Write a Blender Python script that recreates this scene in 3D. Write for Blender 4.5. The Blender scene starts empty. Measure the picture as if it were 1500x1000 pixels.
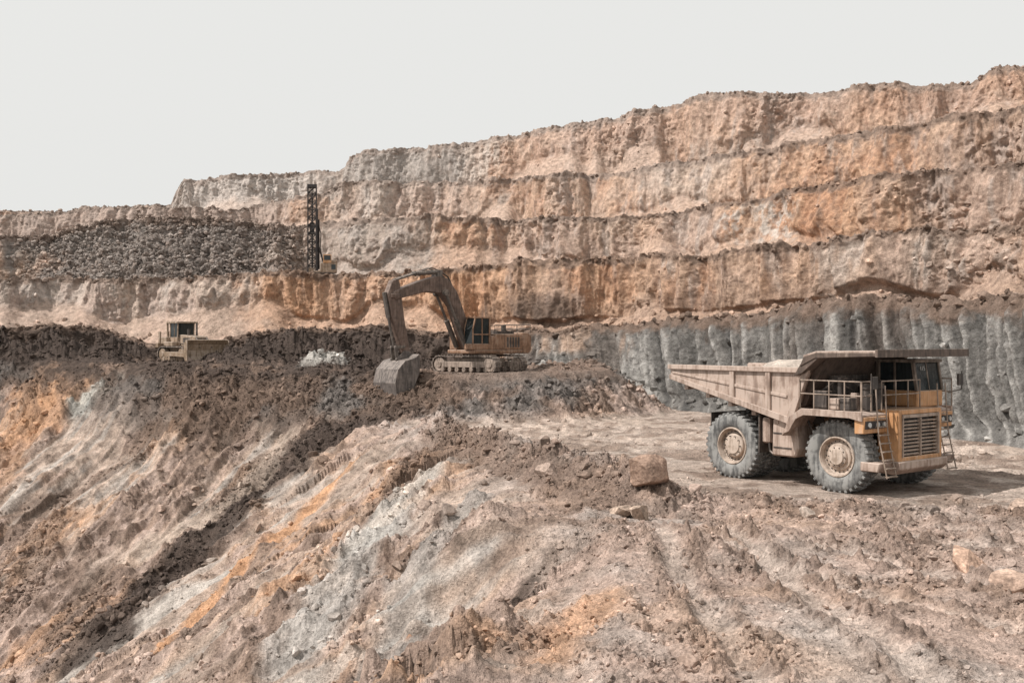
import bpy, bmesh, math, random
import numpy as np
from mathutils import Vector, Matrix, Euler
rng=np.random.default_rng(7); random.seed(7)
F=1458.0; EYE=5.7
scene=bpy.context.scene

# ------------------------------------------------------------------ noise
_p=rng.permutation(256).astype(np.int32); _p=np.concatenate([_p,_p])
_g=rng.normal(size=(256,3)).astype(np.float32); _g/=np.linalg.norm(_g,axis=1)[:,None]
def _pn(x,y,z):
    xf=np.floor(x);yf=np.floor(y);zf=np.floor(z)
    xi=xf.astype(np.int32)&255;yi=yf.astype(np.int32)&255;zi=zf.astype(np.int32)&255
    x=x-xf;y=y-yf;z=z-zf
    u=x*x*x*(x*(x*6-15)+10);v=y*y*y*(y*(y*6-15)+10);w=z*z*z*(z*(z*6-15)+10)
    def c(i,j,k):
        h=_p[_p[_p[(xi+i)&255]+((yi+j)&255)]+((zi+k)&255)]
        g=_g[h]
        return g[...,0]*(x-i)+g[...,1]*(y-j)+g[...,2]*(z-k)
    a=c(0,0,0);a=a+u*(c(1,0,0)-a)
    b=c(0,1,0);b=b+u*(c(1,1,0)-b)
    a=a+v*(b-a)
    e=c(0,0,1);e=e+u*(c(1,0,1)-e)
    d=c(0,1,1);d=d+u*(c(1,1,1)-d)
    e=e+v*(d-e)
    return (a+w*(e-a))*1.5
def pn(x,y,z):
    x=np.asarray(x,np.float32);sh=np.broadcast(x,y,z).shape
    x=np.broadcast_to(x,sh).ravel();y=np.broadcast_to(np.asarray(y,np.float32),sh).ravel();z=np.broadcast_to(np.asarray(z,np.float32),sh).ravel()
    o=np.empty(x.size,np.float32);n=100000
    for i in range(0,x.size,n): o[i:i+n]=_pn(x[i:i+n],y[i:i+n],z[i:i+n])
    return o.reshape(sh)
def fbm(x,y,z,f,o,seed=0,gain=.5,mode=0):
    r=0;a=1
    for i in range(o):
        k=f*2.03**i;s=seed*17.3+i*5.1
        n=pn(x*k+s,y*k+s*1.7,z*k-s)
        if mode==1:n=1-2*np.abs(n)*1.3
        if mode==2:n=np.abs(n)*2-.5
        r=r+a*n;a*=gain
    return r
def ss(a,b,x):
    t=np.clip((x-a)/(b-a),0,1);return t*t*(3-2*t)
def pdist(x,y,poly):
    """distance, arc parameter and side to a plan polyline"""
    bd=np.full(x.shape,1e9);bs=np.zeros(x.shape);sd=np.ones(x.shape);acc=0
    for (ax,ay),(bx,by) in zip(poly[:-1],poly[1:]):
        dx,dy=bx-ax,by-ay;L=math.hypot(dx,dy)
        t=np.clip(((x-ax)*dx+(y-ay)*dy)/(L*L),0,1)
        d=np.hypot(x-ax-t*dx,y-ay-t*dy)
        m=d<bd
        bd=np.where(m,d,bd);bs=np.where(m,acc+t*L,bs)
        sd=np.where(m,np.sign(dx*(y-ay)-dy*(x-ax)),sd);acc+=L
    return bd,bs,sd
def inpoly(x,y,poly):
    ins=np.zeros(x.shape,bool);n=len(poly)
    for i in range(n):
        x1,y1=poly[i];x2,y2=poly[(i+1)%n]
        c=((y1>y)!=(y2>y))&(x<(x2-x1)*(y-y1)/((y2-y1) if y2!=y1 else 1e-9)+x1)
        ins^=c
    return ins

# ------------------------------------------------------------------ terrain layout worked out from image pixels (metres; x right, y away, z up; truck bench floor z=0)
CREST=[(2,-30),(2.2,16),(3.4,28),(2.6,38),(-1.1,54),(-6,65),(-12,75),(-29,83),(-46,90),(-75,96),(-200,104)]
PAD=[(-10.5,77),(-5,74),(2,74.5),(8,81),(7.5,92),(5,104),(5,130),(-220,130),(-220,106),(-75,97),(-46,91),(-29,84),(-14,78)]
BERM=[(26,30),(17.6,32.5),(12.4,32.6),(8.6,34.5),(5.2,37.5),(1.8,45),(-1.4,54),(-5,63)]
RUTS=[([(4.6,31.5),(4.2,24),(4.0,12)],.30,.19),([(6.7,31.5),(6.7,24),(7.2,12)],.30,.19),
      ([(5.6,29),(8.6,21),(15,13)],.28,.16),([(7.6,30),(11,23),(18,15)],.28,.16),
      ([(10.5,30),(16,24.5),(26,19)],.30,.16),([(12,31),(18,27),(28,22.5)],.30,.16)]
FRUTS=[([(-3,68),(3,56),(12,47),(30,38)],.4,.20),([(-1,70),(6,58),(15,49),(34,41)],.4,.20),([(2,76),(9,62),(20,51),(40,42)],.45,.18),([(0,74),(6,66),(16,56),(30,47)],.5,.18)]
def H0(x,y):
    d,s,sd=pdist(x,y,CREST)
    out=np.where(sd>0,d,0)            # left of the crest = open slope
    pd,_,_=pdist(x,y,PAD+[PAD[0]])
    ins=inpoly(x,y,PAD)
    po=np.where(ins,0,pd)
    ph=3.3+.5*ss(-12,-28,x)
    P=np.clip(ph-.62*po,0,None)
    bd,_,_=pdist(x,y,BERM)
    bh=np.where(x>7.5,.22,.22+.6*ss(7.5,4.5,x))
    z=P+bh*np.exp(-(bd/1.3)**2)-.56*np.maximum(out-.4,0)
    return z,out,s,po,P,bd

# ridge lines: (image pixel column, image pixel row, estimated distance)
A=[(-700,500,108),(0,484,108),(60,480,108),(150,482,110),(220,508,112),(310,500,112),(400,484,110),(560,476,108),(640,490,107),(760,486,104),(900,475,96),(1000,464,86),(1200,441,72),(1350,437,65),(1500,430,58),(2200,400,42)]
Bl=[(-700,410,134),(0,407,134),(200,404,136),(450,402,136),(560,400,134),(700,386,132),(900,381,123),(1000,374,114),(1200,357,98),(1350,343,90),(1500,330,82),(2200,290,58)]
C=[(-700,355,170),(0,348,172),(80,349,172),(115,332,172),(200,322,172),(480,326,170),(700,317,162),(900,318,150),(1000,308,142),(1100,292,133),(1300,266,118),(1500,238,106),(2200,180,78)]
D=[(-700,322,200),(0,315,200),(95,312,200),(120,304,200),(350,306,200),(480,284,198),(500,270,198),(700,262,190),(900,248,178),(1100,218,165),(1300,190,148),(1500,162,135),(2200,110,100)]
E=[(-700,314,240),(0,309,240),(30,312,240),(95,307,240),(118,303,240),(250,302,240),(258,285,240),(272,263,240),(400,255,236),(498,246,232),(520,226,230),(640,212,222),(700,208,218),(830,186,210),(960,161,200),(1030,143,195),(1130,140,188),(1300,128,176),(1425,121,168),(1460,101,165),(1500,97,163),(2200,60,120)]
px=np.concatenate([np.arange(-700,-30,6),np.arange(-30,1530,1.4),np.arange(1530,2200,6)])
t=(px-750)/F; NC=len(px)
def line(T,k):
    T=np.array(T,float)
    d=np.interp(px,T[:,0],T[:,2]);e=np.interp(px,T[:,0],T[:,1])
    z=EYE+(500-e)/F*d
    x=t*d
    wob=fbm(x,d,x*0+k*9.1,.05,4,k,.6)*3.6
    z=z+fbm(x,d,x*0+k*3.3,.09,4,k+20,.6)*.6
    return d+wob,z
lines=[line(T,k) for k,T in enumerate([A,Bl,C,D,E])]
dA,zA=lines[0]
base_d=dA-4.0
ND=700;NR=820
u=np.linspace(0,1,ND)[:,None]
dd=1/(1/9.0+(1/base_d[None,:]-1/9.0)*u)
dd=.5*dd+.5*(9+(base_d[None,:]-9)*u)
zz=H0(t[None,:]*dd,dd)[0]
el=(EYE-zz)/dd*F
inv=F*5.0/dd
meas=np.abs(np.diff(el,axis=0))+.30*np.abs(np.diff(inv,axis=0))+.45*np.abs(np.diff(dd,axis=0))
vis=((el[1:]>-50)&(el[1:]<540)); meas=meas*np.where(vis,1,.08)+.01
cum=np.vstack([np.zeros((1,NC)),np.cumsum(meas,axis=0)]);cum/=cum[-1]
def smooth_cols(a,k):
    ker=np.ones(k)/k
    return np.apply_along_axis(lambda r:np.convolve(np.pad(r,k//2,mode='edge'),ker,'valid'),1,a)
cum=smooth_cols(cum,31)
nd=np.empty((NR,NC));q=np.linspace(0,1,NR)
for j in range(NC): nd[:,j]=np.interp(q,cum[:,j],dd[:,j])
nx=t[None,:]*nd
nz,n_out,n_s,n_po,n_P,n_bd=H0(nx,nd)
X=[nx];Y=[nd];Z=[nz];TAG=[np.zeros((NR,NC))];V=[np.repeat(np.linspace(0,1,NR)[:,None],NC,1)];TL=[np.full((NR,NC),.3)]
pd_,pz_=nd[-1],nz[-1]
FACE_ROWS=[120,90,85,75,85]
for k,(d,z) in enumerate(lines):
    tl=.13+.40*ss(-.35,.6,fbm(t*d,d,t*0+k*5.7,.055,3,60+k,.6))[None,:]
    if k==0: tl=tl*0+.14
    if k==2: tl=np.maximum(tl,(.72*ss(20,60,px)*ss(455,400,px))[None,:])
    if k>0:
        bd_=np.maximum(d-(.30+1.0*tl[0])*(z-pz_),pd_+2.5);bz=pz_+.25
        v=np.linspace(0,1,11)[1:,None]
        dk=pd_+(bd_-pd_)*v;zk=pz_+(bz-pz_)*v-.8*np.sin(v*math.pi)
        X.append(t[None,:]*dk);Y.append(dk);Z.append(zk+0*dk);TAG.append(np.full(dk.shape,k+.5));V.append(v+0*dk);TL.append(tl+0*dk)
        pd_,pz_=dk[-1],zk[-1]
    n=FACE_ROWS[k];v=np.linspace(0,1,n+1)[1:,None]
    tf=.45+.5*tl
    fr=np.where(v<tl,tf*v/tl,np.where(v<.88,tf+(1-tf)*.7*(v-tl)/(.88-tl),tf+(1-tf)*(.7+.3*(v-.88)/.12)))
    dk=pd_+(d-pd_)*fr;zk=pz_+(z-pz_)*v
    X.append(t[None,:]*dk);Y.append(dk);Z.append(zk+0*dk);TAG.append(np.full(dk.shape,k+1.));V.append(v+0*dk);TL.append(tl+0*dk)
    pd_,pz_=d,z
for ext in (6,20,60,300,1500,6000):
    dk=(pd_+ext)[None,:];X.append(t[None,:]*dk);Y.append(dk);Z.append((pz_-.02*min(ext,300))[None,:]);TAG.append(np.full(dk.shape,5.5));V.append(dk*0);TL.append(dk*0+.3)
X=np.vstack(X);Y=np.vstack(Y);Z=np.vstack(Z);TAG=np.vstack(TAG);V=np.vstack(V);TL=np.vstack(TL)
NRW=X.shape[0]
BX,BY,BZ=X.copy(),Y.copy(),Z.copy()
# ---- near displacement
sl=slice(0,NR)
x,y=X[sl],Y[sl];o=np.zeros_like(x)
TRUCK=(13.6,40.6);EXC=(-2.6,79.5);DOZ=(-31.8,97)
flat=1-.97*ss(6.0,3.8,np.hypot(x-TRUCK[0],y-TRUCK[1]))
flat*=1-.92*ss(6.5,4.2,np.hypot(x-EXC[0],y-EXC[1]))
flat*=1-.92*ss(5.0,3.0,np.hypot(x-DOZ[0],y-DOZ[1]))
bx=np.array([p[0] for p in BERM])[::-1];by=np.array([p[1] for p in BERM])[::-1]
floor=ss(1.2,2.8,y-np.interp(x,bx,by))*(n_out<.3)*ss(.5,.05,n_P)
slope=ss(.3,4,n_out)
fore=(1-slope)*ss(1.0,3.0,np.interp(x,bx,by)-y)
rough=1-.72*floor
gul=fbm(n_s,n_out*.22,o,.22,3,3,.5,1)
gul2=fbm(n_s,n_out*.3,o,.75,3,4,.5,1)
z=Z[sl].copy()
n1=fbm(x,y,z,.09,4,30,.6);n2=fbm(x,y,z,.5,4,31,.6);n3=fbm(n_s,n_out*.12,o,.45,4,32,.6)
soft=slope*ss(-.05,.4,n1+.5*n3)      # smooth weathered faces between the rubble runs
d1=fbm(x,y,o,.11,3,5)
d2=fbm(x,y,z,.5,3,6,.55,2)
d3=fbm(x,y,z,1.7,3,7,.6,2)
d4=fbm(x,y,z,6.5,2,8,.55,2)
clump=ss(-.05,.45,fbm(x,y,o,.35,3,9))
rutm=np.zeros_like(x);rutd=np.zeros_like(x);ruts=np.zeros_like(x)
for poly,w,dep in RUTS:
    dd_,s_,_=pdist(x,y,poly)
    wv=1+.2*np.sin(s_*1.3)
    g=np.exp(-(dd_/(w*wv))**4);sh=np.exp(-((dd_-w*1.9)/(w*.6))**2)
    rutm=np.maximum(rutm,g);ruts=np.maximum(ruts,sh)
    rutd+=(-dep*.8*g+dep*.55*sh*(.6+1.6*np.clip(d3,-.3,1))+.04*np.sin(s_*2*math.pi/.5)*g)*(1-slope)
crag=ss(-.1,.5,fbm(x,y,o,.13,3,19))*ss(55,35,y)
disp=flat*rough*(d1*.35+(d2*(.10+.15*clump)+d3*(.05+.11*clump))*(1-.5*rutm)*(1-.7*soft)+d4*(.016+.020*clump)*(1-.6*soft))+rutd
disp+=slope*(gul*.66+gul2*.25*(1-.5*soft)+fbm(x,y,z,.33,4,10,.5,1)*(.40+.25*crag)*(1-.6*soft)*(.35+.65*ss(28,5,n_out)))
bermm=np.exp(-(n_bd/1.6)**2)*(1-slope)
disp+=flat*bermm*np.where(x>7.5,.35,1.0)*(np.maximum(d2,-.3)*.28+d3*.22)
mound=ss(0,1,n_P)*ss(0,.8,3.2-n_P)*(1-slope*.5)
disp+=flat*mound*(d2*.35+d3*.12)
fr_=np.zeros_like(x)
for poly,w,dep in FRUTS:
    dd_,s_,_=pdist(x,y,poly)
    fr_=np.maximum(fr_,np.exp(-(dd_/(w*1.3))**2))
    disp+=flat*floor*(-dep*np.exp(-(dd_/w)**2)+dep*.8*np.exp(-((dd_-w*1.8)/(w*.7))**2)*(1+d2*.6))
# dark tip heaps on the pad
HEAPS=[(-44,96,3.0,5.5),(-39,97,2.6,4.5),(-50,94,2.8,6),(-55,95,2.6,5.5),(-24,93,2.5,4.2),(-20,91,3.2,4.6),(-16,88.5,3.2,4.6),(-12.5,90,3.4,4.6),(-9.5,87,2.3,3.6),(-62,99,2.6,5.5),(-27,95,1.6,3),(7,88,1.0,3),(3.8,82,.6,2.2),(-15,83,1.7,3.6),(-12,81.5,1.2,2.6),(-46,91.5,1.8,4),(-22,87,1.6,3.2),(-37,92,1.0,2.6)]
hp=np.zeros_like(x)
for hx,hy,hh,hr in HEAPS:
    r=np.hypot(x-hx,y-hy)/hr
    hp=np.maximum(hp,hh*np.clip(1-r,0,1)**.85)
disp+=hp*(1+.22*d2)+ (hp>0)*np.minimum(hp,1)*(d3*.14+d2*.25)
Z[sl]=z+disp
nearheap=hp
# ---- wall displacement
ws=slice(NR,NRW)
x,y,z,tg,v,tl=X[ws],Y[ws],Z[ws],TAG[ws],V[ws],TL[ws]
tx=np.gradient(BX,axis=1)[ws];ty=np.gradient(BY,axis=1)[ws];L=np.hypot(tx,ty);tx/=L;ty/=L
tx=smooth_cols(tx,61);ty=smooth_cols(ty,61)
ox,oy=ty,-tx     # outward (towards the pit)
s_=np.where((tg<=1.5),1,0)
ramp=np.where(tg==1,ss(0,.12,v),1.0)
face=(np.abs(tg-np.round(tg))<.01).astype(float)
upper=np.where(face>0,ss(tl*.7,tl*1.3,v),.6)
big=fbm(x,y,z*.5,.045,3,11)
big2=fbm(x,y,z*.10,.10,2,17,.5,1)
rib=fbm(x+z*.1,y,z*.10,.30,4,12,.55,1)
# blast-hole fluting: runs along the wall, nearly constant up the face
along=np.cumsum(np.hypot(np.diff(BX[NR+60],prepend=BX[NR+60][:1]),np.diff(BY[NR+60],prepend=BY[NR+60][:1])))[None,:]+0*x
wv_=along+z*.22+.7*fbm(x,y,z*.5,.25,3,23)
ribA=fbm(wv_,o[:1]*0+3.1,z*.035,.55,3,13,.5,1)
rockm_=ss(-.15,.4,fbm(x,y,z,.07,3,18))
rock=fbm(x,y,z*.9,.5,4,14,.55,2)
fine=fbm(x,y,z*.7,2.6,2,15,.6,2)
wA=s_*ss(740,900,px)[None,:]
rubC=((tg>=2.9)&(tg<3.1))*(ss(10,60,px)*ss(470,420,px))[None,:]
dispw=big*(3.0-2.0*s_)+(big2*1.2*(1-s_)+rib*.60)*(.18+.82*upper)*(1-.9*wA)*(1-.6*rubC)+wA*ribA*.52*ss(.03,.2,v)*ss(1.0,.85,v)+rock*(.14+.34*rockm_+.75*rubC)*(1-.7*wA)*(.5+.5*np.maximum(upper,rubC))+fine*.06
dispw=dispw*ramp*np.where(tg==5.5,.3,1)
X[ws]=x+ox*dispw; Y[ws]=y+oy*dispw
rz=fbm(x,y,z*.3,.55,4,16,.6,2)
Z[ws]=z+ramp*(rz*.22+fine*.05)*np.where(face>0,.2+1.2*ss(.82,1,v),1.0)+rubC*rock*.4
# ------------------------------------------------------------------ colours (soil pigments, plus painted groove shade and distance haze)
DARK=np.array([.066,.050,.042]);ORG=np.array([.46,.265,.155]);GREY=np.array([.30,.288,.27]);WHITE=np.array([.50,.47,.43])
TAN=np.array([.41,.285,.21]);PINK=np.array([.37,.28,.235]);BROWN=np.array([.19,.135,.105]);LGREY=np.array([.40,.38,.355]);DGREY=np.array([.12,.115,.11])
RUST=np.array([.34,.185,.115]);CREAM=np.array([.46,.38,.315])
col=np.zeros((NRW,NC,3))
def mixc(c,m,w): return c*(1-w[...,None])+np.array(m)*w[...,None]
def hit(ppx,ppy):
    """plan position where the camera ray through an image pixel meets the open slope"""
    d=np.arange(10,130,.2);xx=(ppx-750)/F*d
    h=H0(xx,d)[0];zr=EYE-(ppy-500)/F*d
    i=np.argmax(zr<h) if (zr<h).any() else len(d)-1
    return (round(float(xx[i]),1),round(float(d[i]),1))
x,y,z=BX[sl],BY[sl],BZ[sl];o=0*x
c=np.zeros(x.shape+(3,))+PINK
c=mixc(c,LGREY,ss(.0,.5,n1+.4*n2)*.45);c=mixc(c,TAN,ss(0,.5,-n1+.3*n2)*.6)
c=mixc(c,BROWN,ss(.1,.6,n2)*.42);c=mixc(c,BROWN*1.2,clump*fore*.42)
fl=floor;c=mixc(c,[.40,.33,.28],fl*.75);c=mixc(c,BROWN,fl*ss(-.1,.4,n2+.6*n1)*.72);c=mixc(c,[.46,.38,.325],fl*fr_*.5)
c=mixc(c,[.46,.385,.335],rutm*.6*(1-slope));c=mixc(c,BROWN,ruts*(1-rutm)*.5*(1-slope))
sc=mixc(np.zeros(x.shape+(3,))+PINK,TAN,ss(-.3,.2,n3))
sc=mixc(sc,ORG,ss(.2,.55,-n1+.6*n3)*.5);sc=mixc(sc,BROWN*.9,ss(.0,.45,n2-.7*n3)*.75)
sc=mixc(sc,LGREY,soft*ss(-.2,.4,n3)*.65);sc=mixc(sc,CREAM,soft*ss(.2,-.3,n3)*.45)
sc=mixc(sc,WHITE,ss(.35,.7,n3-.2*n2)*.35)
c=c*(1-slope[...,None])+sc*slope[...,None]
c=mixc(c,BROWN,bermm*ss(-.3,.4,n2)*.7)
STROKES=[
 ([(600,580),(520,630),(410,720),(280,830),(150,960)],2.5,DARK,.95),
 ([(580,560),(430,590),(330,600),(240,570)],3.2,BROWN*.6,.92),
 ([(230,600),(200,680),(40,760)],1.5,BROWN*.8,.75),([(480,640),(380,690),(330,760)],1.5,BROWN*.8,.75),([(60,800),(20,900)],1.6,BROWN,.65),([(660,640),(600,720),(540,800)],.9,BROWN*.9,.7),([(150,860),(90,960)],1.2,BROWN*.8,.75),
 ([(520,700),(440,770),(330,880),(230,980)],.9,ORG,.95),
 ([(60,565),(90,610)],2.4,ORG,.7),([(40,640),(10,720)],1.4,ORG,.45),
 ([(160,575),(120,605)],1.2,[.42,.43,.40],.8),
 ([(650,710),(590,770),(540,830)],1.2,WHITE,.7),([(420,660),(360,740),(200,840)],1.2,CREAM,.4),
 ([(560,820),(500,900),(440,1000)],1.7,LGREY,.75),([(700,760),(620,880),(560,1000)],1.0,GREY,.6),
 ([(880,880),(830,960),(800,1000)],.9,ORG,.6),([(780,850),(730,900),(700,960)],.35,DARK*1.3,.8),
 ([(600,960),(640,930)],.2,[.38,.18,.09],.8),
 ([(960,900),(1200,980)],1.2,TAN,.4),([(640,640),(800,690),(900,740)],1.5,BROWN*.85,.7),([(900,760),(780,800),(740,850)],.7,BROWN,.6)]
darks=0*x
for i,(pts,w,cc,a) in enumerate(STROKES):
    poly=[hit(*p) for p in pts]
    dd_,_,_=pdist(x,y,poly)
    m=ss(w*1.35,w*.5,dd_+n2*w*.5+n1*w*.4)
    if i in(0,1,2,3,4,5,6):darks=np.maximum(darks,m)
    c=mixc(c,cc,a*m)
padm=ss(1.6,3.0,n_P+.3*n2)*(1-slope)
c=mixc(c,BROWN*.8,padm*.8)
c=mixc(c,DARK,padm*ss(-7,-11,x+2*n1)*.9*ss(-.7,-.1,n2))
c=mixc(c,DARK,np.clip(ss(.05,.4,nearheap+.3*n2)*(nearheap>0),0,1)*.95*(x<2))
c=mixc(c,BROWN*.8,mound*.85*ss(-.4,.2,n2));c=mixc(c,DGREY,mound*.7*ss(-.1,.3,n1))
c=mixc(c,WHITE*.85,.85*ss(2.2,1.2,np.hypot((x+15.6)*.8,y-82.5)+n2))
col[sl]=c
x,y,z,tg,v=X[ws],Y[ws],Z[ws],TAG[ws],V[ws]
P=np.broadcast_to(px[None,:],x.shape)
m1=fbm(x,y,z*.8,.05,4,40,.6);m2=fbm(x,y,z*.2,.35,4,41,.6);m3=fbm(x,y,z,.9,3,42,.6);m4=fbm(x,y,z*1.3,.022,3,43,.6)
c=np.zeros(x.shape+(3,))+TAN
c=mixc(c,ORG,ss(-.1,.5,m1)*.5);c=mixc(c,RUST,ss(-.1,.45,m2+.5*m1)*.6);c=mixc(c,PINK,ss(.0,.5,-m1)*.6)
c=mixc(c,CREAM,ss(.15,.55,m4+.3*m2)*.45)
c=mixc(c,LGREY,ss(.2,.65,m2-.3*m1)*.35);c=mixc(c,BROWN,ss(.05,.5,m3+.3*m2)*.4)
def band(k): return ((tg>=k-.1)&(tg<=k+.6)).astype(float)
def zone(a,b,s=40): return ss(a-s,a+s,P+m1*60+m2*40)*(1-ss(b-s,b+s,P+m1*60+m2*40))
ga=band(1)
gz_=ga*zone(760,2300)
c=mixc(c,GREY*.46,gz_*.98);c=mixc(c,LGREY*.88,gz_*ss(.75,1.5,ribA+.35*m2)*.75);c=mixc(c,DGREY*.6,gz_*ss(.55,-.2,ribA+.3*m2)*.85)  # flute shading painted into the colour: paler ribs, darker grooves
c=mixc(c,BROWN*.8,gz_*ss(.1,.5,m1)*.3)
c=mixc(c,TAN,ga*zone(835,905,20)*ss(.25,.5,v)*.7)
c=mixc(c,BROWN*.6,gz_*ss(.78,.90,v+.1*m3)*.7)
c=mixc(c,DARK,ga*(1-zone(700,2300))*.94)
gb=band(2)
c=mixc(c,LGREY,gb*zone(-800,390)*.5);c=mixc(c,PINK,gb*zone(-800,390)*ss(-.2,.4,m2)*.6);c=mixc(c,ORG,gb*zone(390,760)*.5)
c=mixc(c,BROWN*.7,gb*zone(740,860,25)*ss(.6,.35,v)*.9)
c=mixc(c,BROWN*1.2,gb*zone(880,2300)*ss(.45,.25,v+.1*m3)*.5)
gc=band(3)
gd=band(4)
c=mixc(c,WHITE,gd*zone(500,600)*.45);c=mixc(c,PINK,gd*zone(560,740)*.5);c=mixc(c,PINK*.8,gd*(1-zone(440,2300))*.8)
ge=band(5)
c=mixc(c,LGREY,ge*zone(230,500)*.75);c=mixc(c,GREY*.8,ge*zone(500,690)*.85);c=mixc(c,WHITE,ge*zone(690,735,15)*.5);c=mixc(c,RUST,ge*zone(780,2300)*ss(.2,.8,v+.3*m3)*.45)
tal=face*ss(tl*1.15,tl*.75,v+.08*m2);c=mixc(c,[.39,.275,.21],tal*.6*(tg>1.5))
c=mixc(c,DGREY*1.25,gc*zone(30,450)*.80);c=mixc(c,BROWN*.8,gc*zone(30,450)*ss(0,.5,m3)*.6);c=mixc(c,GREY,gc*zone(450,640)*.6);c=mixc(c,WHITE,gc*zone(1090,1210,25)*ss(.2,.4,v)*.6*ss(-.3,.2,m3))
rim=np.where(face>0,ss(.85,.94,v+.05*m3+.05*m2),1)*(tg<5.4)
c=mixc(c,BROWN*.9,rim*.85)
dust_haze=ss(110,240,y);c=mixc(c,[.47,.41,.37],dust_haze*.34)  # aerial haze painted into the colour: walls fade paler with depth
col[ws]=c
col=np.clip(col*1.11,.02,.8)

def mesh_np(name,co,quads,mat,smooth=True,colors=None):
    me=bpy.data.meshes.new(name)
    n=quads.shape[1]
    me.vertices.add(len(co));me.vertices.foreach_set('co',co.astype(np.float32).ravel())
    me.loops.add(quads.size);me.loops.foreach_set('vertex_index',quads.astype(np.int32).ravel())
    me.polygons.add(len(quads));me.polygons.foreach_set('loop_start',np.arange(0,quads.size,n,dtype=np.int32))
    me.polygons.foreach_set('use_smooth',np.full(len(quads),smooth))
    me.update(calc_edges=True)
    if colors is not None:
        ca=me.color_attributes.new('soil','FLOAT_COLOR','POINT')
        ca.data.foreach_set('color',np.hstack([colors,np.ones((len(colors),1))]).astype(np.float32).ravel())
    me.materials.append(mat)
    ob=bpy.data.objects.new(name,me);scene.collection.objects.link(ob);return ob

def nodes(mat):
    mat.use_nodes=True;nt=mat.node_tree;return nt,nt.nodes,nt.links,nt.nodes['Principled BSDF']
def soil_mat(name,bump=1.0):
    m=bpy.data.materials.new(name);nt,N,Lk,bs=nodes(m)
    bs.inputs['Roughness'].default_value=.95;bs.inputs['Specular IOR Level'].default_value=.12
    tc=N.new('ShaderNodeTexCoord')
    at=N.new('ShaderNodeAttribute');at.attribute_name='soil'
    def noise(s,d,r=.6):
        n=N.new('ShaderNodeTexNoise');n.inputs['Scale'].default_value=s;n.inputs['Detail'].default_value=d;n.inputs['Roughness'].default_value=r
        Lk.new(tc.outputs['Object'],n.inputs['Vector']);return n
    na=noise(1.3,7,.70);nb=noise(11,3,.7)
    mr=N.new('ShaderNodeMapRange');mr.inputs[1].default_value=.3;mr.inputs[2].default_value=.7;mr.inputs[3].default_value=.5;mr.inputs[4].default_value=1.45
    Lk.new(na.outputs[0],mr.inputs[0])
    mr2=N.new('ShaderNodeMapRange');mr2.inputs[1].default_value=.3;mr2.inputs[2].default_value=.7;mr2.inputs[3].default_value=.62;mr2.inputs[4].default_value=1.36
    Lk.new(nb.outputs[0],mr2.inputs[0])
    mu=N.new('ShaderNodeMath');mu.operation='MULTIPLY';Lk.new(mr.outputs[0],mu.inputs[0]);Lk.new(mr2.outputs[0],mu.inputs[1])
    sc=N.new('ShaderNodeVectorMath');sc.operation='SCALE';Lk.new(at.outputs['Color'],sc.inputs[0]);Lk.new(mu.outputs[0],sc.inputs['Scale'])
    Lk.new(sc.outputs[0],bs.inputs['Base Color'])
    b1=N.new('ShaderNodeBump');b1.inputs['Strength'].default_value=.9;b1.inputs['Distance'].default_value=.36*bump
    b2=N.new('ShaderNodeBump');b2.inputs['Strength'].default_value=.8;b2.inputs['Distance'].default_value=.08*bump
    Lk.new(na.outputs[0],b1.inputs['Height']);Lk.new(nb.outputs[0],b2.inputs['Height']);Lk.new(b1.outputs[0],b2.inputs['Normal']);Lk.new(b2.outputs[0],bs.inputs['Normal'])
    return m
soil=soil_mat('mine_soil')
idx=np.arange(NRW*NC).reshape(NRW,NC)
quads=np.stack([idx[:-1,:-1],idx[:-1,1:],idx[1:,1:],idx[1:,:-1]],-1).reshape(-1,4)
co=np.stack([X,Y,Z],-1).reshape(-1,3)
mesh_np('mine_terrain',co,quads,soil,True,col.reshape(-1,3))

def ground_z(gx,gy,r=1.2):
    m=np.hypot(co[:,0]-gx,co[:,1]-gy)<r
    return float(np.mean(co[m,2])) if m.any() else 0.

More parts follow.
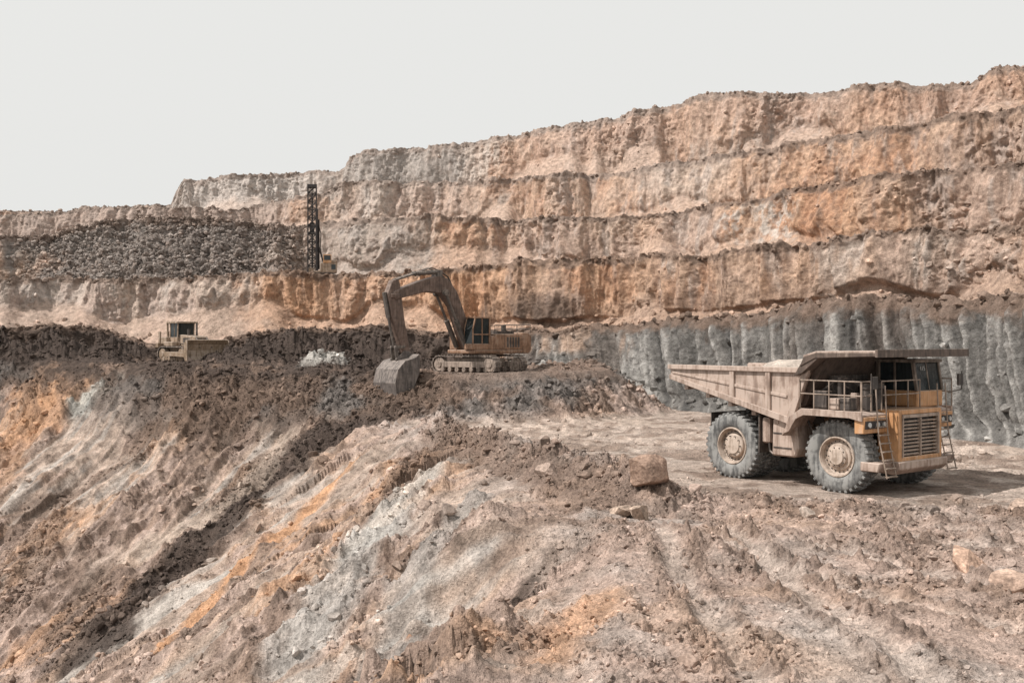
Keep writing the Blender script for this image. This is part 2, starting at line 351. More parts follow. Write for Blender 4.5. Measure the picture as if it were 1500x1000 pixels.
# ------------------------------------------------------------------ rocks
def ico(sub):
    bm=bmesh.new();bmesh.ops.create_icosphere(bm,subdivisions=sub,radius=1)
    v=np.array([q.co[:] for q in bm.verts]);f=np.array([[q.index for q in g.verts] for g in bm.faces]);bm.free();return v,f
def rockshape(sub,r):
    v,f=ico(sub);v=v.copy()
    for i in range(9):
        n=r.normal(size=3);n/=np.linalg.norm(n);d=r.uniform(.40,.8)
        h=v@n;m=h>d;v[m]-=np.outer(h[m]-d,n)
    v*=r.uniform(.6,1.3,3);return v,f
def scatter(name,sub,count,weight,smin,smax,mat,power=2.2,seed=1,tint=1.0):
    r=np.random.default_rng(seed)
    w=weight.ravel();w=w/w.sum()
    pick=r.choice(w.size,count,p=w)
    shapes=[rockshape(sub,r) for _ in range(14)]
    vs=[];fs=[];cs=[];off=0
    cl=col.reshape(-1,3)
    for g in range(14):
        ids=pick[g::14];v,f=shapes[g];n=len(ids)
        s=smin+(smax-smin)*r.random(n)**power
        a=r.random(n)*6.283;b=r.random(n)*6.283
        ca,sa,cb,sb=np.cos(a),np.sin(a),np.cos(b),np.sin(b)
        x=v[None,:,0]*ca[:,None]-v[None,:,1]*sa[:,None];yy=v[None,:,0]*sa[:,None]+v[None,:,1]*ca[:,None];zz=v[None,:,2]+0*x
        y2=yy*cb[:,None]-zz*sb[:,None];z2=yy*sb[:,None]+zz*cb[:,None]
        p=np.stack([x,y2,z2*.8],-1)*s[:,None,None]
        c0=co[ids]+np.stack([r.normal(0,.08,n),r.normal(0,.08,n),s*.1],-1)
        p+=c0[:,None,:]
        vs.append(p.reshape(-1,3));fs.append((f[None]+np.arange(n)[:,None,None]*len(v)+off).reshape(-1,3));off+=n*len(v)
        cc=cl[ids]*r.uniform(.7,1.3,(n,1))*tint;cs.append(np.repeat(cc,len(v),0))
    return mesh_np(name,np.vstack(vs),np.vstack(fs),mat,False,np.clip(np.vstack(cs),.02,.7))
rockm=soil_mat('rock_surface',.2)
ax=np.gradient(X,axis=1);ay=np.gradient(Y,axis=0);ar=np.abs(ax*ay)
inview=(px[None,:]>-60)&(px[None,:]<1560)
wn=np.zeros_like(X)
keep=1-ss(5.5,4.5,np.hypot(X[sl]-TRUCK[0]+0,Y[sl]-TRUCK[1]))
keep*=1-ss(4.5,3.5,np.hypot(X[sl]-EXC[0],Y[sl]-EXC[1]))
wn[sl]=ar[sl]/(Y[sl]/30)**1.0*(.18+1.0*clump*(1-.5*slope)+1.2*bermm+.8*mound+1.5*(hp>.2)+1.8*darks)*(1-.75*floor)*keep*(Y[sl]<115)*(Y[sl]>11)*(1-.8*rutm)*(1-.7*soft)
wn*=inview
scatter('rock_rubble',1,85000,wn,.015,.10,rockm,2.2,3,.95)
far=wn*0;far[sl]=wn[sl]*ss(28,50,Y[sl])
scatter('rock_debris',2,6500,far,.08,.36,rockm,3.0,5)
scatter('loose_stones',2,500,wn,.08,.22,rockm,2.4,6)
ww=np.zeros_like(X)
ww[ws]=np.where(face>0,.02+1.0*ss(.93,1,v)+.35*ss(.2,.05,v)+.25*rockm_*ss(.3,-.3,m1)*(tg>1.5),.7)*(.25+1.5*zone(20,450)*band(3))*(tg<5.4)+1.6*rubC
ww*=inview
scatter('bench_rubble',1,16000,ww,.08,.6,rockm,2.8,9)

# ------------------------------------------------------------------ mesh builder
class Bd:
    def __init__(s,M=None): s.bm=bmesh.new();s.M=M or Matrix()
    def _f(s,pts,faces):
        vs=[s.bm.verts.new(s.M@Vector(p)) for p in pts]
        for f in faces:
            try:s.bm.faces.new([vs[i] for i in f])
            except Exception:pass
    def box(s,x0,x1,y0,y1,z0,z1,R=None):
        pts=[(x,y,z) for x in(x0,x1) for y in(y0,y1) for z in(z0,z1)]
        if R is not None:
            c=Vector(((x0+x1)/2,(y0+y1)/2,(z0+z1)/2));pts=[c+R@(Vector(p)-c) for p in pts]
        s._f(pts,[(0,1,3,2),(4,6,7,5),(0,4,5,1),(2,3,7,6),(0,2,6,4),(1,5,7,3)]);return s
    def prism(s,poly,y0,y1):
        n=len(poly);pts=[(a,y0,b) for a,b in poly]+[(a,y1,b) for a,b in poly]
        s._f(pts,[tuple(range(n)),tuple(range(2*n-1,n-1,-1))]+[(i,(i+1)%n,n+(i+1)%n,n+i) for i in range(n)]);return s
    def shell(s,line,th,y0,y1):
        P=[Vector((a,0,b)) for a,b in line];n=[]
        for i in range(len(P)):
            tt=(P[min(i+1,len(P)-1)]-P[max(i-1,0)]).normalized();n.append(Vector((-tt.z,0,tt.x))*th)
        for i in range(len(P)-1):
            a,b,c,d=P[i],P[i+1],P[i+1]+n[i+1],P[i]+n[i]
            s.prism([(a.x,a.z),(b.x,b.z),(c.x,c.z),(d.x,d.z)],y0,y1)
        return s
    def cyl(s,p,q,r,n=12,r2=None):
        p=Vector(p);q=Vector(q);r2=r if r2 is None else r2
        d=(q-p).normalized();u=d.orthogonal().normalized();w=d.cross(u)
        pts=[p+(u*math.cos(6.28318*i/n)+w*math.sin(6.28318*i/n))*r for i in range(n)]+[q+(u*math.cos(6.28318*i/n)+w*math.sin(6.28318*i/n))*r2 for i in range(n)]
        s._f(pts,[tuple(range(n)),tuple(range(2*n-1,n-1,-1))]+[(i,(i+1)%n,n+(i+1)%n,n+i) for i in range(n)]);return s
    def tube(s,pts,r,n=6):
        for a,b in zip(pts[:-1],pts[1:]): s.cyl(a,b,r,n)
        return s
    def lathe(s,prof,c,n=48,sgn=1):
        cx,cy,cz=c;m=len(prof);pts=[]
        for i in range(n):
            a=6.28318530718*i/n
            for r,yy in prof: pts.append((cx+r*math.cos(a),cy+yy*sgn,cz+r*math.sin(a)))
        s._f(pts,[(i*m+j,i*m+j+1,((i+1)%n)*m+j+1,((i+1)%n)*m+j) for i in range(n) for j in range(m-1)]);return s
    def obj(s,name,mat,parent,bevel=.02,smooth=False):
        bmesh.ops.recalc_face_normals(s.bm,faces=s.bm.faces)
        me=bpy.data.meshes.new(name);s.bm.to_mesh(me);s.bm.free();me.materials.append(mat)
        if smooth:
            for p in me.polygons:p.use_smooth=True
        ob=bpy.data.objects.new(name,me);scene.collection.objects.link(ob);ob.parent=parent
        if bevel:
            b=ob.modifiers.new('bevel','BEVEL');b.width=bevel;b.segments=1;b.limit_method='ANGLE'
        return ob
def empty(name,loc,yaw,scale=1):
    e=bpy.data.objects.new(name,None);scene.collection.objects.link(e);e.location=loc;e.rotation_euler=(0,0,yaw);e.scale=(scale,)*3;return e
def mat(name,base,rough=.6,metal=0,dust_haze=.4,dustc=(.40,.32,.265),scale=2.0,grime=.6):
    m=bpy.data.materials.new(name);nt,N,Lk,bs=nodes(m)
    bs.inputs['Roughness'].default_value=rough;bs.inputs['Metallic'].default_value=metal
    tc=N.new('ShaderNodeTexCoord');n=N.new('ShaderNodeTexNoise');n.inputs['Scale'].default_value=scale;n.inputs['Detail'].default_value=8;n.inputs['Roughness'].default_value=.7
    Lk.new(tc.outputs['Object'],n.inputs['Vector'])
    mp=N.new('ShaderNodeMapping');mp.inputs['Scale'].default_value=(5,5,.6);Lk.new(tc.outputs['Object'],mp.inputs[0])
    n2=N.new('ShaderNodeTexNoise');n2.inputs['Scale'].default_value=1.5;n2.inputs['Detail'].default_value=5;Lk.new(mp.outputs[0],n2.inputs['Vector'])
    ge=N.new('ShaderNodeNewGeometry');sx=N.new('ShaderNodeSeparateXYZ');Lk.new(ge.outputs['Normal'],sx.inputs[0])
    up=N.new('ShaderNodeMath');up.operation='MULTIPLY_ADD';up.inputs[1].default_value=.35;Lk.new(sx.outputs[2],up.inputs[0]);
    ad=N.new('ShaderNodeMath');ad.operation='ADD';Lk.new(n.outputs[0],ad.inputs[0]);Lk.new(n2.outputs[0],ad.inputs[1])
    Lk.new(ad.outputs[0],up.inputs[2])
    mr=N.new('ShaderNodeMapRange');mr.inputs[1].default_value=1.25-dust_haze*.7;mr.inputs[2].default_value=1.5-dust_haze*.7;mr.inputs[3].default_value=dust_haze*.35;mr.inputs[4].default_value=min(1,.45+dust_haze*.6)
    Lk.new(up.outputs[0],mr.inputs[0])
    mx=N.new('ShaderNodeMix');mx.data_type='RGBA';mx.inputs['A'].default_value=(*base,1);mx.inputs['B'].default_value=(*dustc,1)
    Lk.new(mr.outputs[0],mx.inputs['Factor'])
    gr=N.new('ShaderNodeMapRange');gr.inputs[1].default_value=.34;gr.inputs[2].default_value=.5;gr.inputs[3].default_value=grime;gr.inputs[4].default_value=1.0
    Lk.new(n2.outputs[0],gr.inputs[0])
    g2=N.new('ShaderNodeMapRange');g2.inputs[1].default_value=.36;g2.inputs[2].default_value=.52;g2.inputs[3].default_value=grime;g2.inputs[4].default_value=1.0
    Lk.new(n.outputs[0],g2.inputs[0])
    gm=N.new('ShaderNodeMath');gm.operation='MULTIPLY';Lk.new(gr.outputs[0],gm.inputs[0]);Lk.new(g2.outputs[0],gm.inputs[1])
    sc=N.new('ShaderNodeVectorMath');sc.operation='SCALE';Lk.new(mx.outputs['Result'],sc.inputs[0]);Lk.new(gm.outputs[0],sc.inputs['Scale'])
    Lk.new(sc.outputs[0],bs.inputs['Base Color'])
    bu=N.new('ShaderNodeBump');bu.inputs['Strength'].default_value=.25;bu.inputs['Distance'].default_value=.02;Lk.new(n.outputs[0],bu.inputs['Height']);Lk.new(bu.outputs[0],bs.inputs['Normal'])
    return m
paint=mat('weathered_orange_paint',(.56,.285,.12),.55,0,.30,(.46,.35,.27),grime=.72)
bodyp=mat('dusty_body_steel',(.31,.21,.16),.7,0,.58,(.48,.385,.325),1.4,.74)
darkst=mat('dark_steel',(.05,.042,.038),.6,.2,.25)
cabm=mat('cab_pillar_paint',(.16,.12,.09),.6,0,.35)
under=mat('dark_canopy_steel',(.09,.06,.045),.7,0,.2)  # dark brown steel for the canopy frame and underside
rubber=mat('dusty_tyre_rubber',(.08,.08,.08),.85,0,.58,(.30,.295,.28),3,.75)
rimm=mat('dusty_rim_paint',(.36,.26,.19),.7,0,.66,(.52,.43,.36),3,.7)
glass=mat('cab_glass',(.02,.028,.03),.10,0,.04)
railm=mat('rail_steel',(.28,.21,.16),.6,0,.4)
lamp=mat('headlamp_glass',(.6,.6,.58),.2,0,.2)
grl=mat('grille_paint',(.33,.24,.18),.6,0,.6)
exor=mat('excavator_paint',(.27,.135,.07),.6,0,.36,(.34,.265,.21))
exboom=mat('excavator_boom_paint',(.12,.075,.055),.65,0,.33,(.24,.18,.15))
trackm=mat('track_steel',(.09,.075,.068),.7,.2,.5)
dozp=mat('bulldozer_paint',(.30,.20,.12),.65,0,.5,(.37,.295,.24))
drillm=mat('drill_mast_steel',(.035,.03,.03),.6,.2,.1)

# ------------------------------------------------------------------ dump truck
TH=math.radians(53)
h=Vector((math.cos(TH),-math.sin(TH)));w_=Vector((math.sin(TH),math.cos(TH)))
S=1.03
rearnear=Vector((9.16,41.7));O=rearnear+2.45*S*w_
tz=ground_z(13.3,40.3,2.0)
truck=empty('dump_truck',(O.x,O.y,tz-.05),-TH,S)
TY=[(.74,-.30),(.80,-.36),(.92,-.395),(1.06,-.41),(1.20,-.395),(1.29,-.35),(1.30,-.2),(1.30,.2),(1.29,.35),(1.20,.395),(1.06,.41),(.92,.395),(.80,.36),(.74,.30)]
def wheel(nm,cx,cy,side,front):
    b=Bd();b.lathe(TY,(cx,cy,1.35),64)
    b.obj(nm+'_tyre',rubber,truck,0,True)
    b=Bd()
    n=34
    for i in range(n):
        for sg in(-1,1):
            a=2*math.pi*(i+(.5 if sg>0 else 0))/n
            R=Matrix.Rotation(-a,3,'Y')
            b2=[( -.02,sg*.03,-.055),( .085,sg*.03,-.055),(-.02,sg*.03,.055),(.085,sg*.03,.055),(-.05,sg*.385,-.01),(.065,sg*.375,-.01),(-.05,sg*.385,.10),(.065,sg*.375,.10)]
            pts=[]
            for px_,py_,pz_2 in b2:
                q=R@Vector((1.285+px_,0,pz_2));pts.append((cx+q.x,cy+py_,1.35+q.z))
            b._f(pts,[(0,1,3,2),(4,6,7,5),(0,4,5,1),(2,3,7,6),(0,2,6,4),(1,5,7,3)])
    b.obj(nm+'_tread',rubber,truck,.012)
    b=Bd()
    if front: pr=[(.76,.31),(.74,.36),(.70,.36),(.67,.30),(.64,.16),(.60,.13),(.52,.14),(.50,.20),(.40,.22),(.38,.30),(.30,.33),(.28,.38),(.0,.39)]
    else: pr=[(.76,.31),(.74,.36),(.70,.36),(.68,.28),(.64,.10),(.58,.06),(.50,.08),(.48,.20),(.44,.24),(.34,.26),(.32,.30),(.0,.31)]
    b.lathe(pr,(cx,cy,1.35),48,side)
    b.obj(nm+'_rim',rimm,truck,0,False)
    b=Bd()
    for i in range(20):
        a=2*math.pi*i/20;r=.57
        b.cyl((cx+r*math.cos(a),cy+side*.10,1.35+r*math.sin(a)),(cx+r*math.cos(a),cy+side*.17,1.35+r*math.sin(a)),.025,6)
    for i in range(10):
        a=2*math.pi*i/10;r=.34 if front else .39
        b.cyl((cx+r*math.cos(a),cy+side*.25,1.35+r*math.sin(a)),(cx+r*math.cos(a),cy+side*.35,1.35+r*math.sin(a)),.022,6)
    b.obj(nm+'_bolts',darkst,truck,0)
for sd,nm in((-1,'right'),(1,'left')):
    wheel('front_wheel_'+nm,4.95,sd*2.05,sd,True)
    wheel('rear_wheel_'+nm,0,sd*2.05,sd,False)
    wheel('rear_inner_wheel_'+nm,0,sd*1.15,sd,False)
# dump body
b=Bd()
sideP=[(-3.2,4.02),(3.0,2.5),(3.22,2.75),(4.05,4.98),(3.55,4.55),(-3.25,4.55)]
for sd in(-1,1):
    b.prism(sideP,sd*2.58,sd*2.48)
b.obj('body_side',bodyp,truck,.015)
b=Bd()
for sd in(-1,1):
    b.box(-3.28,3.55,min(sd*2.58,sd*2.72),max(sd*2.58,sd*2.72),4.40,4.60)
    b.prism([(-3.2,3.98),(3.0,2.44),(3.15,2.68),(-3.2,4.18)],sd*2.585,sd*2.70)
    for xx in(.2,2.0):
        zb=4.0-(xx+3.3)/6.3*1.5
        b.prism([(xx-.09,zb+.1),(xx+.14,zb+.1),(xx+.14,4.42),(xx-.09,4.42)],sd*2.585,sd*2.68)
    b.prism([(2.98,2.5),(3.22,2.55),(4.15,4.95),(3.92,5.0),(3.0,2.8)],sd*2.585,sd*2.74)
    b.prism([(-3.1,4.22),(-3.1,4.32),(2.9,3.55),(2.9,3.42)],sd*2.585,sd*2.63)
b.obj('body_ribs',bodyp,truck,.015)
b=Bd();b.shell([(-3.25,3.98),(-1,3.42),(3.0,2.42)],.12,-2.55,2.55);b.shell([(3.0,2.42),(4.02,5.02)],.12,-2.55,2.55)
for xx in(-2.4,-1.2,0,1.2,2.3):
    zb=3.98-(xx+3.35)/6.35*1.56
    b.box(xx-.1,xx+.1,-2.5,2.5,zb-.2,zb+.02)
for yy in(-.8,.8): b.prism([(-3,3.9),(3,2.42),(3,2.1),(-1,2.95)],yy-.12,yy+.12)
b.obj('body_floor',bodyp,truck,.015)
b=Bd();b.shell([(3.95,5.0),(4.5,5.16),(7.0,5.18)],.07,-3.0,3.0)
b.obj('canopy_plate',bodyp,truck,.01)
b=Bd()
for sd in(-1,1): b.prism([(3.8,4.66),(4.45,4.97),(6.95,5.06),(6.95,5.18),(4.5,5.16),(3.95,5.0)],sd*2.9,sd*3.02)
for yy in(-2,-1,0,1,2): b.prism([(3.9,4.8),(4.4,4.95),(6.9,5.04),(6.9,5.16),(4.5,5.14)],yy-.05,yy+.05)
b.box(6.94,7.06,-3.02,3.02,5.02,5.30)
b.prism([(3.3,3.1),(3.5,3.15),(4.5,5.08),(4.0,4.98)],-2.3,2.3)
for sd in(-1,1): b.prism([(3.85,4.4),(4.6,4.98),(3.95,4.98),(3.5,4.3)],sd*2.45,sd*2.98)
b.obj('canopy_frame',under,truck,.01)
v_,f_=ico(4)
v_=v_*np.array([2.3,2.2,1.25])+np.array([1.6,0,3.62]);v_[:,2]+=.12*fbm(v_[:,0],v_[:,1],v_[:,2],1.2,3,1)
lo=mesh_np('load_earth',v_,f_,rockm,True,np.tile(np.array([.42,.36,.31]),(len(v_),1)));lo.parent=truck
# chassis
b=Bd()
for yy in(-.75,.75): b.prism([(-1.4,1.7),(1.2,1.5),(3.2,1.15),(6.3,1.15),(6.3,1.75),(3.2,1.75),(1.2,2.1),(-1.4,2.1)],yy-.15,yy+.15)
b.cyl((0,-1.9,1.35),(0,1.9,1.35),.5,20);b.box(-.7,.7,-.6,.6,.85,1.9)
b.cyl((4.95,-1.7,1.3),(4.95,1.7,1.3),.25,12)
b.box(2.2,6.0,-.6,.6,.9,2.2);b.box(3.2,6.2,-1.5,1.5,2.4,2.9)
for yy in(-1.35,1.35): b.cyl((4.95,yy,1.0),(4.8,yy*.95,2.9),.2,12);b.cyl((.2,yy*.6,1.2),(-.4,yy*.6,2.8),.17,12)
for yy in(-1.1,1.1): b.cyl((2.1,yy,1.5),(2.5,yy,3.0),.16,12)
b.box(-1.5,-1.2,-1,1,1.6,2.3)
b.obj('chassis',darkst,truck,.02)
b=Bd();b.prism([(2.05,1.15),(3.15,1.15),(3.3,1.5),(3.2,2.5),(2.1,2.6)],-2.45,-1.35);b.prism([(2.05,1.15),(3.15,1.15),(3.3,1.5),(3.2,2.5),(2.1,2.6)],1.35,2.45)
b.box(1.55,1.9,-2.42,-1.6,1.6,2.6)
b.obj('side_tank',bodyp,truck,.06)
b=Bd();b.box(2.15,3.0,-2.47,-2.44,2.0,2.06);b.box(2.15,3.0,-2.47,-2.44,1.45,1.51);b.cyl((2.6,-1.9,2.5),(2.6,-1.9,2.72),.12,10)
b.tube([(1.7,-2.3,2.6),(1.9,-2.35,1.3),(2.1,-2.4,1.2)],.04);b.tube([(3.3,-1.9,2.6),(3.6,-1.7,1.8),(3.5,-1.5,1.3)],.05)
b.obj('tank_straps',darkst,truck,0)
b=Bd()
for sd in(-1,1):
    y0,y1=sorted((sd*1.35,sd*3.0))
    b.shell([(3.0,2.0),(3.45,2.72),(3.9,3.0),(5.9,3.0),(6.35,2.9)],.07,y0,y1)
b.box(3.7,6.35,-1.35,1.35,3.0,3.08)
b.obj('fender_deck',bodyp,truck,.015)
b=Bd()
for sd in(-1,1):
    yo0,yo1=sorted((sd*2.94,sd*3.02))
    b.prism([(3.05,2.1),(3.3,2.2),(3.6,2.68),(3.95,2.85),(5.9,2.85),(6.4,2.75),(6.4,3.1),(3.85,3.1),(3.3,2.75)],yo0,yo1)
b.obj('fender_skirt',bodyp,truck,.01)
b=Bd()
for sd in(-1,1):
    y0,y1=sorted((sd*1.45,sd*2.92))
    b.prism([(6.05,2.3),(6.42,2.32),(6.46,2.9),(6.05,2.95)],y0,y1)
b.box(6.0,6.86,-1.42,-1.22,1.25,3.12);b.box(6.0,6.86,1.22,1.42,1.25,3.12);b.box(6.0,6.86,-1.22,1.22,2.95,3.12);b.box(6.0,6.86,-1.22,1.22,1.25,1.42)
b.prism([(3.85,1.45),(4.0,1.4),(4.0,2.9),(3.75,2.9)],-1.5,1.5)
b.obj('hood_panel',paint,truck,.02)
b=Bd();b.box(6.3,6.64,-1.22,1.22,1.42,2.95);b.obj('grille_core',drillm,truck,0)
b=Bd()
for i in range(10):
    zz_=1.48+i*.132;b.box(6.74,6.83,-1.2,1.2,zz_,zz_+.05,Matrix.Rotation(.3,3,'Y'))
b.box(6.74,6.88,-.03,.03,1.42,2.8)
b.box(6.78,6.88,-1.2,1.2,2.82,2.94)
for yy in(-1.21,1.15): b.box(6.74,6.90,yy,yy+.06,1.42,2.95)
b.obj('grille_louvres',grl,truck,.005)
b=Bd()
for sd in(-1,1):
    for yy in(1.75,2.15,2.65): b.cyl((6.46,sd*yy,2.62),(6.52,sd*yy,2.62),.09,16)
b.obj('headlamp',lamp,truck,0)
b=Bd()
for sd in(-1,1):
    b.box(6.40,6.475,min(sd*1.55,sd*2.85),max(sd*1.55,sd*2.85),2.48,2.76)
b.obj('headlamp_bezel',drillm,truck,.01)
b=Bd();b.prism([(5.9,.85),(6.75,.80),(7.0,1.0),(7.0,1.28),(5.9,1.28)],-1.6,1.6)
for sd in(-1,1): b.prism([(6.0,.95),(6.7,.95),(6.8,1.28),(6.0,1.28)],sd*1.6,sd*2.5)
b.obj('bumper',bodyp,truck,.03)
b=Bd()
for sd in(-1,1):
    for yy in(1.72,2.3):
        b.tube([(6.95,sd*yy,.75),(6.62,sd*yy,2.2),(6.55,sd*yy,3.1),(6.5,sd*yy,4.0)],.026)
    for i in range(8):
        z_=.8+i*.29;x_=6.95-(z_-.75)*.225;b.box(x_-.06,x_+.08,min(sd*1.72,sd*2.3),max(sd*1.72,sd*2.3),z_-.015,z_+.02)
b.obj('ladder',railm,truck,0)
b=Bd()
def rail(pts,h1=1.05):
    for hh in(h1,h1*.52): b.tube([(p[0],p[1],p[2]+hh) for p in pts],.024)
    for p in pts: b.cyl(p,(p[0],p[1],p[2]+h1),.024,6)
rail([(3.75,-2.92,3.1),(4.35,-2.92,3.1),(5.0,-2.92,3.1),(5.65,-2.92,3.1),(6.32,-2.92,3.1)])
rail([(6.35,-2.92,3.1),(6.35,-2.35,3.1)]);rail([(6.35,-1.7,3.1),(6.35,-.8,3.1),(6.35,0,3.1),(6.35,.8,3.1)]);rail([(3.75,-2.92,3.1),(3.75,-2.0,3.1)])
rail([(6.4,2.95,3.1),(5.2,2.95,3.1)])
b.obj('handrail',railm,truck,0)
b=Bd();b.box(4.0,4.6,-2.5,-1.9,3.1,3.75);b.box(5.3,5.75,-2.7,-2.3,3.1,3.55);b.cyl((5.9,-1.9,3.1),(5.9,-1.9,3.85),.2,14);b.cyl((5.9,-1.3,3.1),(5.9,-1.3,3.85),.2,14);b.cyl((5.9,-1.9,3.85),(5.9,-1.9,4.05),.26,14);b.cyl((5.9,-1.3,3.85),(5.9,-1.3,4.05),.26,14)
b.box(4.2,5.4,-1.5,-.2,3.1,3.6);b.cyl((4.9,-2.1,3.1),(4.9,-2.1,4.25),.09,10);b.box(3.9,4.3,-1.6,.6,3.1,4.3);b.box(4.4,4.9,-.1,.8,3.1,4.1)
b.tube([(4.3,-1.5,4.0),(4.9,-1.6,4.2),(5.6,-1.6,3.9),(5.9,-1.5,3.6)],.08,8);b.tube([(4.2,-2.2,3.75),(4.5,-1.8,4.1),(4.9,-1.2,3.7)],.05,8)
b.obj('deck_equipment',darkst,truck,.02)
b=Bd();b.box(4.75,5.2,-2.62,-2.0,3.1,3.5);b.cyl((5.4,-1.9,3.1),(5.4,-1.9,3.7),.16,14);b.obj('battery_box',bodyp,truck,.02)
# cab
b=Bd();b.box(4.45,6.15,.95,2.75,3.1,3.72);b.obj('cab_base',paint,truck,.04)
b=Bd();b.prism([(4.5,3.72),(6.12,3.72),(5.95,4.78),(4.5,4.78)],1.0,2.7);b.obj('cab_glazing',glass,truck,0)
b=Bd();b.box(4.38,6.1,.92,2.78,4.78,4.90)
def post(x0,z0,x1,z1,y,wd=.05): b.prism([(x0-wd,z0),(x0+wd,z0),(x1+wd,z1),(x1-wd,z1)],y-wd,y+wd)
for yy in(.99,2.71):
    post(4.5,3.7,4.5,4.79,yy,.07);post(5.2,3.7,5.2,4.79,yy,.04);post(6.12,3.7,5.95,4.79,yy,.06)
post(6.12,3.7,5.95,4.79,1.85,.025)
b.obj('cab_frame',cabm,truck,.01)
b=Bd()
for sd,yy in((1,2.85),(-1,-2.75)):
    b.tube([(6.3,yy,3.6),(6.75,yy+.2*sd,3.75),(6.75,yy+.2*sd,4.45)],.025);b.box(6.7,6.78,yy+.05*sd-.12,yy+.05*sd+.22,3.9,4.35)
b.obj('mirror',darkst,truck,.01)
b=Bd();b.prism([(1.45,1.2),(1.5,1.2),(1.5,2.8),(1.45,2.8)],-2.5,-.9);b.prism([(-1.55,1.7),(-1.5,1.7),(-1.5,2.6),(-1.55,2.6)],-1.9,1.9);b.obj('mudflap',darkst,truck,0)
def text(s,loc,rot,size,m,parent,name):
    cu=bpy.data.curves.new(name,'FONT');cu.body=s;cu.size=size;cu.extrude=.006;cu.align_x='CENTER'
    ob=bpy.data.objects.new(name,cu);scene.collection.objects.link(ob);ob.parent=parent;ob.location=loc;ob.rotation_euler=rot;cu.materials.append(m);return ob
text('115',(6.10,1.42,4.48),(math.pi/2-.155,0,math.pi/2),.24,lamp,truck,'cab_number')

# ------------------------------------------------------------------ tracked undercarriage
def track(b,bs,y,L,Hh,wd,n,groundz=0):
    r=Hh/2;x1=L/2-r;per=2*(2*x1)+2*math.pi*r
    def pt(s):
        s%=per
        if s<2*x1: return (-x1+s,Hh,0)
        s-=2*x1
        if s<math.pi*r:
            a=s/r;return (x1+r*math.sin(a),r+r*math.cos(a),a)
        s-=math.pi*r
        if s<2*x1:return (x1-s,0,math.pi)
        s-=2*x1;a=s/r;return (-x1-r*math.sin(a),r-r*math.cos(a),math.pi+a)
    pit=per/n
    for i in range(n):
        px_,pz2,a=pt(i*pit);R=Matrix.Rotation(a,3,'Y')
        c=Vector((px_,y,pz2+groundz))
        for (hx,hz,oz) in((pit*.46,.035,0),(.03,.05,.06)):
            pts=[c+R@Vector((sx*hx,sy*wd/2,oz+sz*hz)) for sx in(-1,1) for sy in(-1,1) for sz in(-1,1)]
            b._f(pts,[(0,1,3,2),(4,6,7,5),(0,4,5,1),(2,3,7,6),(0,2,6,4),(1,5,7,3)])
    bs.prism([(-x1+.1,r*.65),(x1-.1,r*.65),(x1-.1,r*1.35),(-x1+.1,r*1.35)],y-wd*.38,y+wd*.38)
    for xx in(-x1,x1): bs.cyl((xx,y-wd*.36,r),(xx,y+wd*.36,r),r*.84,20);bs.cyl((xx,y-wd*.45,r),(xx,y+wd*.45,r),r*.4,12)
    k=7
    for i in range(k):
        xx=-x1+2*x1*(i+.5)/k;bs.cyl((xx,y-wd*.4,.24),(xx,y+wd*.4,.24),.19,12)
# ------------------------------------------------------------------ excavator
exz=ground_z(*EXC,3)
exc=empty('excavator',(EXC[0],EXC[1],exz-.05),math.radians(180+40),1.0)
Mu=Matrix.Rotation(math.radians(-36-220),4,'Z')
b=Bd(Mu);bs=Bd(Mu)
for yy in(-1.75,1.75): track(b,bs,yy,6.3,1.3,.72,46)
bs.box(-1.4,1.4,-1.5,1.5,.5,1.15);bs.cyl((0,0,1.1),(0,0,1.5),1.35,28)
b.obj('track_chain',trackm,exc,0);bs.obj('track_frame',mat('track_frame_paint',(.26,.2,.16),.7,0,.5),exc,.02)
b=Bd();b.box(-3.2,1.9,-1.75,1.75,1.5,1.8);b.prism([(-4.0,1.75),(-3.7,1.5),(-3.0,1.5),(-3.0,3.2),(-3.6,3.2),(-4.0,2.9)],-1.75,1.75)
b.box(-3.0,-.2,-1.75,1.75,1.8,3.05);b.box(-.2,1.7,-1.75,-.75,1.8,2.9);b.box(-.2,.3,.7,1.75,1.8,2.9);b.box(.3,2.05,.65,1.75,1.8,2.3)
b.obj('upper_body',exor,exc,.06)
b=Bd();b.box(-2.6,-.8,-1.2,1.2,3.05,3.3);b.cyl((-1.4,-.7,3.3),(-1.4,-.7,4.1),.13,12);b.cyl((-2.0,.6,3.3),(-2.0,.6,3.75),.2,12);b.box(-.8,-.3,-1.6,-.9,3.05,3.5)
for i in range(5): b.box(-2.7+i*.28,-2.52+i*.28,1.752,1.77,2.0,2.8)
b.box(-1.15,-1.12,1.752,1.765,1.85,3.0);b.box(-.15,.2,.74,1.3,2.9,3.2);b.obj('engine_cover',darkst,exc,.02)
b=Bd();b.prism([(.35,2.3),(2.02,2.3),(2.02,3.4),(1.75,4.25),(.35,4.25)],.68,1.72);b.obj('cab_glazing',glass,exc,0)
b=Bd();b.box(.28,1.82,.62,1.78,4.25,4.37)
for yy in(.68,1.72):
    post(.36,2.3,.36,4.25,yy,.07);post(1.1,2.3,1.1,4.25,yy,.05);post(2.0,2.3,2.0,3.4,yy,.05);post(2.0,3.4,1.76,4.25,yy,.05);b.box(.36,2.0,yy-.04,yy+.04,2.95,3.05)
b.box(.3,.42,.68,1.72,2.3,4.25);b.obj('cab_frame',exor,exc,.01)
b=Bd()
pts=[(-3.9,1.7,3.1),(-2.5,1.7,3.05),(-1.2,1.7,3.05),(-.2,1.7,3.05)]
for yy in(-1.7,1.7):
    rail([(x_,yy,z_) for x_,_,z_ in pts],.7)
rail([(-3.9,-1.7,3.15),(-3.9,0,3.15),(-3.9,1.7,3.15)],.7);rail([(0,-1.7,2.9),(1.6,-1.7,2.9),(1.6,-.8,2.9)],.7)
